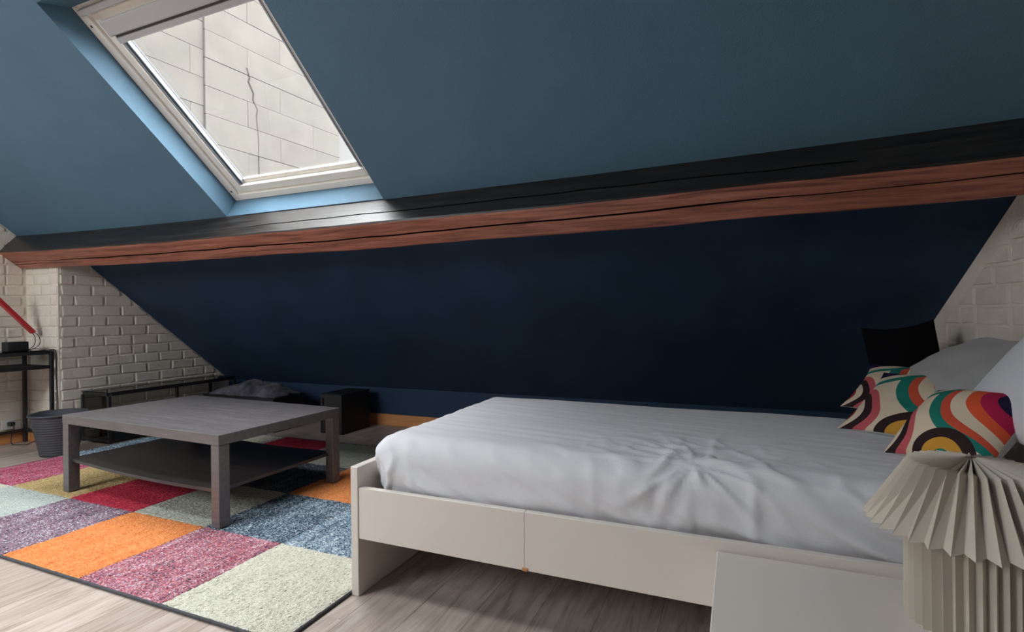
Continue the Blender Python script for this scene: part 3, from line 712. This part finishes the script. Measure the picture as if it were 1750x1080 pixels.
pillow('cushion', 0.33, 0.33, 0.09, frame_matrix((0.575, 2.43, 0.690), (-0.18, -0.40, 0.90), (0.45, 0.75, 0.42)), 'swirl_print', 'cushion_back', 'patterned cushion mostly hidden, only one corner showing behind the others', 'cushion', 4.0)
pillow('cushion', 0.37, 0.37, 0.11, frame_matrix((0.568, 2.25, 0.660), (-0.30, -0.38, 0.86), (0.50, 0.65, 0.50)), 'swirl_print', 'cushion_back', 'swirl patterned cushion further from the lamp on the sheet', 'cushion', 5.0)
pillow('cushion', 0.29, 0.29, 0.15, frame_matrix((0.572, 1.88, 0.662), (-0.52, -0.32, 0.78), (0.62, 0.50, 0.58)), 'swirl_print', 'cushion_back', 'swirl patterned cushion in front, just above the pleated lamp', 'cushion', 6.0)

# ------------------------------------------------------------------ bedside table and pleated lamp
ns = thing('bedside_table', (-0.06, 0.95, 0), 'white laminate bedside table beside the bed rail', 'table')
NW, ND_, NH = 0.70, 0.566, 0.36
box('top', (0, 0, NH - 0.022), (NW, ND_, NH), 'white_laminate', ns, 0.002)
box('side_panel', (0.002, 0.004, 0), (0.022, ND_ - 0.004, NH - 0.0222), 'white_laminate', ns, 0.001)
box('side_panel', (NW - 0.022, 0.004, 0), (NW - 0.002, ND_ - 0.004, NH - 0.0222), 'white_laminate', ns, 0.001)
box('back_panel', (0.0225, ND_ - 0.014, 0.02), (NW - 0.0225, ND_ - 0.004, NH - 0.0222), 'white_laminate', ns, 0.001)
dr = box('drawer', (0.025, 0.004, 0.17), (NW - 0.025, 0.024, NH - 0.026), 'white_laminate', ns, 0.001)
box('shelf', (0.0225, 0.01, 0.05), (NW - 0.0225, ND_ - 0.016, 0.068), 'white_laminate', ns, 0.001)
lathe('knob', [(0.0, -0.0), (0.012, 0.0), (0.014, 0.012), (0.0, 0.014)], 'steel', dr, 14).matrix_local = Matrix.Translation((NW / 2, 0.004, 0.25)) @ Matrix.Rotation(math.pi / 2, 4, 'X')

LC = (0.428, 1.352, 0.3605)
lamp = thing('table_lamp', LC, 'pleated beige paper lamp standing on the bedside table', 'lamp')
def pleats(name, rings, n, parent, twist=0.0):
    """rings: (outer radius, inner radius, z outer fold, z inner fold)"""
    verts = []; faces = []; m = 2 * n
    for (ro, rin, zo, zi) in rings:
        for k in range(m):
            th = math.pi * 2 * k / m + twist; r_ = ro if k % 2 == 0 else rin; z_ = zo if k % 2 == 0 else zi
            verts.append((r_ * math.cos(th), r_ * math.sin(th), z_))
    for i in range(len(rings) - 1):
        for k in range(m): faces.append((i * m + k, i * m + (k + 1) % m, (i + 1) * m + (k + 1) % m, (i + 1) * m + k))
    o = pyobj(name, verts, faces, 'paper', parent)
    sm = o.modifiers.new('card', 'SOLIDIFY'); sm.thickness = 0.0011; sm.offset = 0
    return o
pleats('base', [(0.112, 0.096, 0.0, 0.0), (0.112, 0.096, 0.225, 0.225)], 36, lamp)
pleats('shade', [(0.184, 0.163, 0.192, 0.196), (0.104, 0.080, 0.325, 0.318), (0.010, 0.006, 0.338, 0.312)], 34, lamp)
lathe('stem', [(0.0, 0.0), (0.05, 0.0), (0.05, 0.012), (0.010, 0.016), (0.010, 0.30), (0.0, 0.30)], 'steel', lamp, 16)

# ------------------------------------------------------------------ tv bench along the pier
tb = thing('low_bench', (XP + 0.018, 2.60, 0), 'low black metal bench with glass top along the brick pier', 'bench')
BX, BY, BZ = 0.36, 1.15, 0.40
b_ = 0.022
for xa in (0, BX - b_):
    for ya in (0, 0.55, BY - b_):
        if xa == 0 and ya == 0.55: continue
        box('post', (xa, ya, 0), (xa + b_, ya + b_, BZ - 0.024), 'black_metal', tb, 0.002)
for zz in (0.012, BZ - 0.0235):
    box('long_rail', (0, b_, zz), (b_, BY - b_, zz + b_), 'black_metal', tb, 0.002)
    box('long_rail', (BX - b_, b_, zz), (BX, BY - b_, zz + b_), 'black_metal', tb, 0.002)
    for ya in (0, BY - b_): box('cross_rail', (b_, ya, zz), (BX - b_, ya + b_, zz + b_), 'black_metal', tb, 0.002)
box('glass_top', (0.001, 0.001, BZ - 0.001), (BX - 0.001, BY - 0.001, BZ + 0.006), 'smoked_glass', tb, 0.001)
box('shelf', (b_, b_ , 0.165), (BX - b_, BY - b_, 0.180), 'black_wood', tb, 0.001)
box('end_panel', (b_, 0.004, 0.035), (BX - b_, 0.012, BZ - 0.025), 'smoked_glass', tb, 0.001)
box('lower_panel', (BX - 0.014, b_, 0.035), (BX - 0.006, BY - b_, 0.164), 'black_wood', tb, 0.001)

# low black units against the knee wall
lu = thing('low_shelf', (-4.50, 3.36, 0), 'low black shelf in the dark corner under the slope', 'shelf')
box('top_board', (0, 0, 0.262), (0.86, 0.36, 0.288), 'black_wood', lu, 0.002)
box('end_panel', (0.001, 0.004, 0), (0.022, 0.356, 0.2615), 'black_wood', lu, 0.001)
box('end_panel', (0.838, 0.004, 0), (0.859, 0.356, 0.2615), 'black_wood', lu, 0.001)
box('back_panel', (0.023, 0.346, 0.02), (0.837, 0.356, 0.2615), 'black_wood', lu, 0.001)
cu = thing('slim_cabinet', (-3.26, 3.50, 0), 'slim black cabinet behind the coffee table at the knee wall', 'cabinet')
box('body', (0, 0.019, 0), (0.23, 0.36, 0.335), 'black_wood', cu, 0.002)
dd_ = box('door', (0.002, 0, 0.004), (0.228, 0.0185, 0.331), 'black_wood', cu, 0.002)
box('handle', (0.03, -0.012, 0.24), (0.038, -0.0005, 0.30), 'black_metal', dd_, 0.001)

# crumpled cloth lying on the low shelf
def cloth():
    n, m = 60, 34; verts = []; faces = []
    for j in range(m + 1):
        for i in range(n + 1):
            u, v = i / n, j / m
            x = u * 0.80; y = v * 0.30
            e = (1 - abs(2 * u - 1) ** 4) * (1 - abs(2 * v - 1) ** 4)
            z = 0.012 + e * (0.050 + 0.035 * noise.noise(Vector((x * 5, y * 6, 1))) + 0.035 * (1 - abs(noise.noise(Vector((x * 11, y * 9, 4)))) * 2)) + 0.02 * math.exp(-((u - .45) / .12) ** 2) * e
            verts.append((x + 0.03 * noise.noise(Vector((y * 9, x * 3, 2))), y + 0.03 * noise.noise(Vector((x * 8, 2, y))), max(0.002, z)))
    k = len(verts); verts += [(v[0], v[1], 0.0) for v in verts]
    w1 = n + 1
    for j in range(m):
        for i in range(n):
            a = j * w1 + i; faces.append((a, a + 1, a + w1 + 1, a + w1)); faces.append((k + a, k + a + w1, k + a + w1 + 1, k + a + 1))
    for i in range(n): faces += [(i, k + i, k + i + 1, i + 1), (m * w1 + i, m * w1 + i + 1, k + m * w1 + i + 1, k + m * w1 + i)]
    for j in range(m): faces += [(j * w1, (j + 1) * w1, k + (j + 1) * w1, k + j * w1), (j * w1 + n, k + j * w1 + n, k + (j + 1) * w1 + n, (j + 1) * w1 + n)]
    o = pyobj('cloth_bundle', verts, faces, 'cloth_dark', None, True); o.location = (-4.46, 3.39, 0.2885)
    tag(o, 'crumpled dark grey cloth lying on the low black shelf', 'cloth')
cloth()

# ------------------------------------------------------------------ console table by the left wall with its things
cn = thing('console_table', (-5.33, 1.43, 0), 'narrow black metal console table at the left wall', 'table')
CX, CYL, CZ = 0.40, 1.0, 0.74
p_ = 0.024
for xa in (0, CX - p_):
    for ya in (0, CYL - p_):
        box('leg', (xa, ya, 0), (xa + p_, ya + p_, CZ), 'black_metal', cn, 0.002)
for zz, nm in ((CZ - p_, 'top_rail'), (0.085, 'bottom_rail')):
    for ya in (0, CYL - p_): box(nm, (p_, ya, zz), (CX - p_, ya + p_, zz + p_), 'black_metal', cn, 0.002)
    for xa in ((0, CX - p_) if nm == 'top_rail' else (0,)): box(nm, (xa, p_, zz), (xa + p_, CYL - p_, zz + p_), 'black_metal', cn, 0.002)
box('glass_top', (0.001, 0.001, CZ + 0.0005), (CX - 0.001, CYL - 0.001, CZ + 0.007), 'smoked_glass', cn, 0.001)
box('shelf', (0.002, p_ + 0.001, CZ - 0.135), (CX - 0.002, CYL - p_ - 0.001, CZ - 0.110), 'black_wood', cn, 0.002)

CTOP = CZ + 0.0075
bxo = thing('clock', (-5.06, 2.245, CTOP), 'small black box clock on the console table', 'clock')
box('body', (-0.045, -0.065, 0), (0.045, 0.065, 0.072), 'black_wood', bxo, 0.006, 2)
box('face', (0.0452, -0.055, 0.012), (0.0475, 0.055, 0.062), 'black_metal', bxo, 0.0005)
dl = thing('desk_lamp', (-5.16, 2.39, CTOP), 'red bar lamp on thin wire feet on the console table', 'lamp')
a0, a1 = Vector((0.02, 0.005, 0.135)), Vector((0.02, -0.30, 0.50))
dv = (a1 - a0).normalized(); sd = Vector((1, 0, 0)); nv = dv.cross(sd)
hexa('bar', [a0 - sd * .022 - nv * .014, a0 + sd * .022 - nv * .014, a0 + sd * .022 + nv * .014, a0 - sd * .022 + nv * .014,
             a1 - sd * .022 - nv * .014, a1 + sd * .022 - nv * .014, a1 + sd * .022 + nv * .014, a1 - sd * .022 + nv * .014], 'red_lacquer', dl, 0.003)
for s in (-1, 1):
    tube('wire_foot', curve_pts([(0.02 + s * .018, 0.0, 0.14), (0.02 + s * .03, 0.028, 0.105), (0.02 + s * .035, 0.030, 0.045), (0.02 + s * .02, -0.01, 0.006), (0.02 + s * .01, -0.06, 0.004)], 8), 0.0028, 'black_metal', dl, 6)
tube('cable', curve_pts([(0.02, 0.0, 0.01), (0.10, 0.03, 0.004), (0.17, 0.038, 0.004), (0.245, 0.045, -0.02), (0.262, 0.036, -0.20), (0.295, 0.030, -0.40), (0.31, 0.020, -0.56), (0.33, -0.01, -0.70), (0.40, -0.10, -0.745), (0.30, -0.02, -0.745)], 10), 0.0032, 'black_metal', dl, 6)

so = thing('wall_socket', (XL1 + 0.0145, 2.32, 0.155), 'white wall socket low on the left brick wall', 'socket')
box('plate', (0, -0.04, -0.04), (0.010, 0.04, 0.04), 'socket_white', so, 0.003)
box('inset', (0.0102, -0.026, -0.026), (0.0125, 0.026, 0.026), 'socket_white', so, 0.001)
pg = thing('plug_cable', (XL1 + 0.0275, 2.33, 0.160), 'black plug and looping cable in the wall socket', 'cable')
box('plug', (0, -0.018, -0.016), (0.045, 0.018, 0.016), 'black_metal', pg, 0.005)
tube('cord', curve_pts([(0.045, 0, 0), (0.06, 0.0, -0.03), (0.05, -0.012, -0.10), (0.075, -0.02, -0.150), (0.14, 0.0, -0.156), (0.20, 0.03, -0.150), (0.27, 0.075, -0.10), (0.285, 0.09, -0.07)], 10), 0.0035, 'black_metal', pg, 6)

# ------------------------------------------------------------------ waste bin
bn = thing('waste_bin', (-4.605, 2.295, 0), 'dark grey plastic waste bin beside the coffee table', 'bin')
prof = [(0.0, 0.004), (0.106, 0.004), (0.110, 0.0)]
for k in range(15):
    z = 0.01 + k * 0.018; r_ = 0.110 + (0.166 - 0.110) * (z / 0.30); prof += [(r_, z), (r_ + 0.0022, z + 0.004), (r_ + 0.0022, z + 0.010), (r_ + .001, z + 0.014)]
prof += [(0.166, 0.288), (0.177, 0.292), (0.177, 0.302), (0.170, 0.304), (0.160, 0.298), (0.103, 0.012), (0.0, 0.012)]
lathe('bucket', prof, 'bin_plastic', bn, 48)
for s in (-1, 1):
    box('grip', (s * 0.175 - 0.010, -0.045, 0.287), (s * 0.175 + 0.010, 0.045, 0.3055), 'bin_plastic', bn, 0.004)
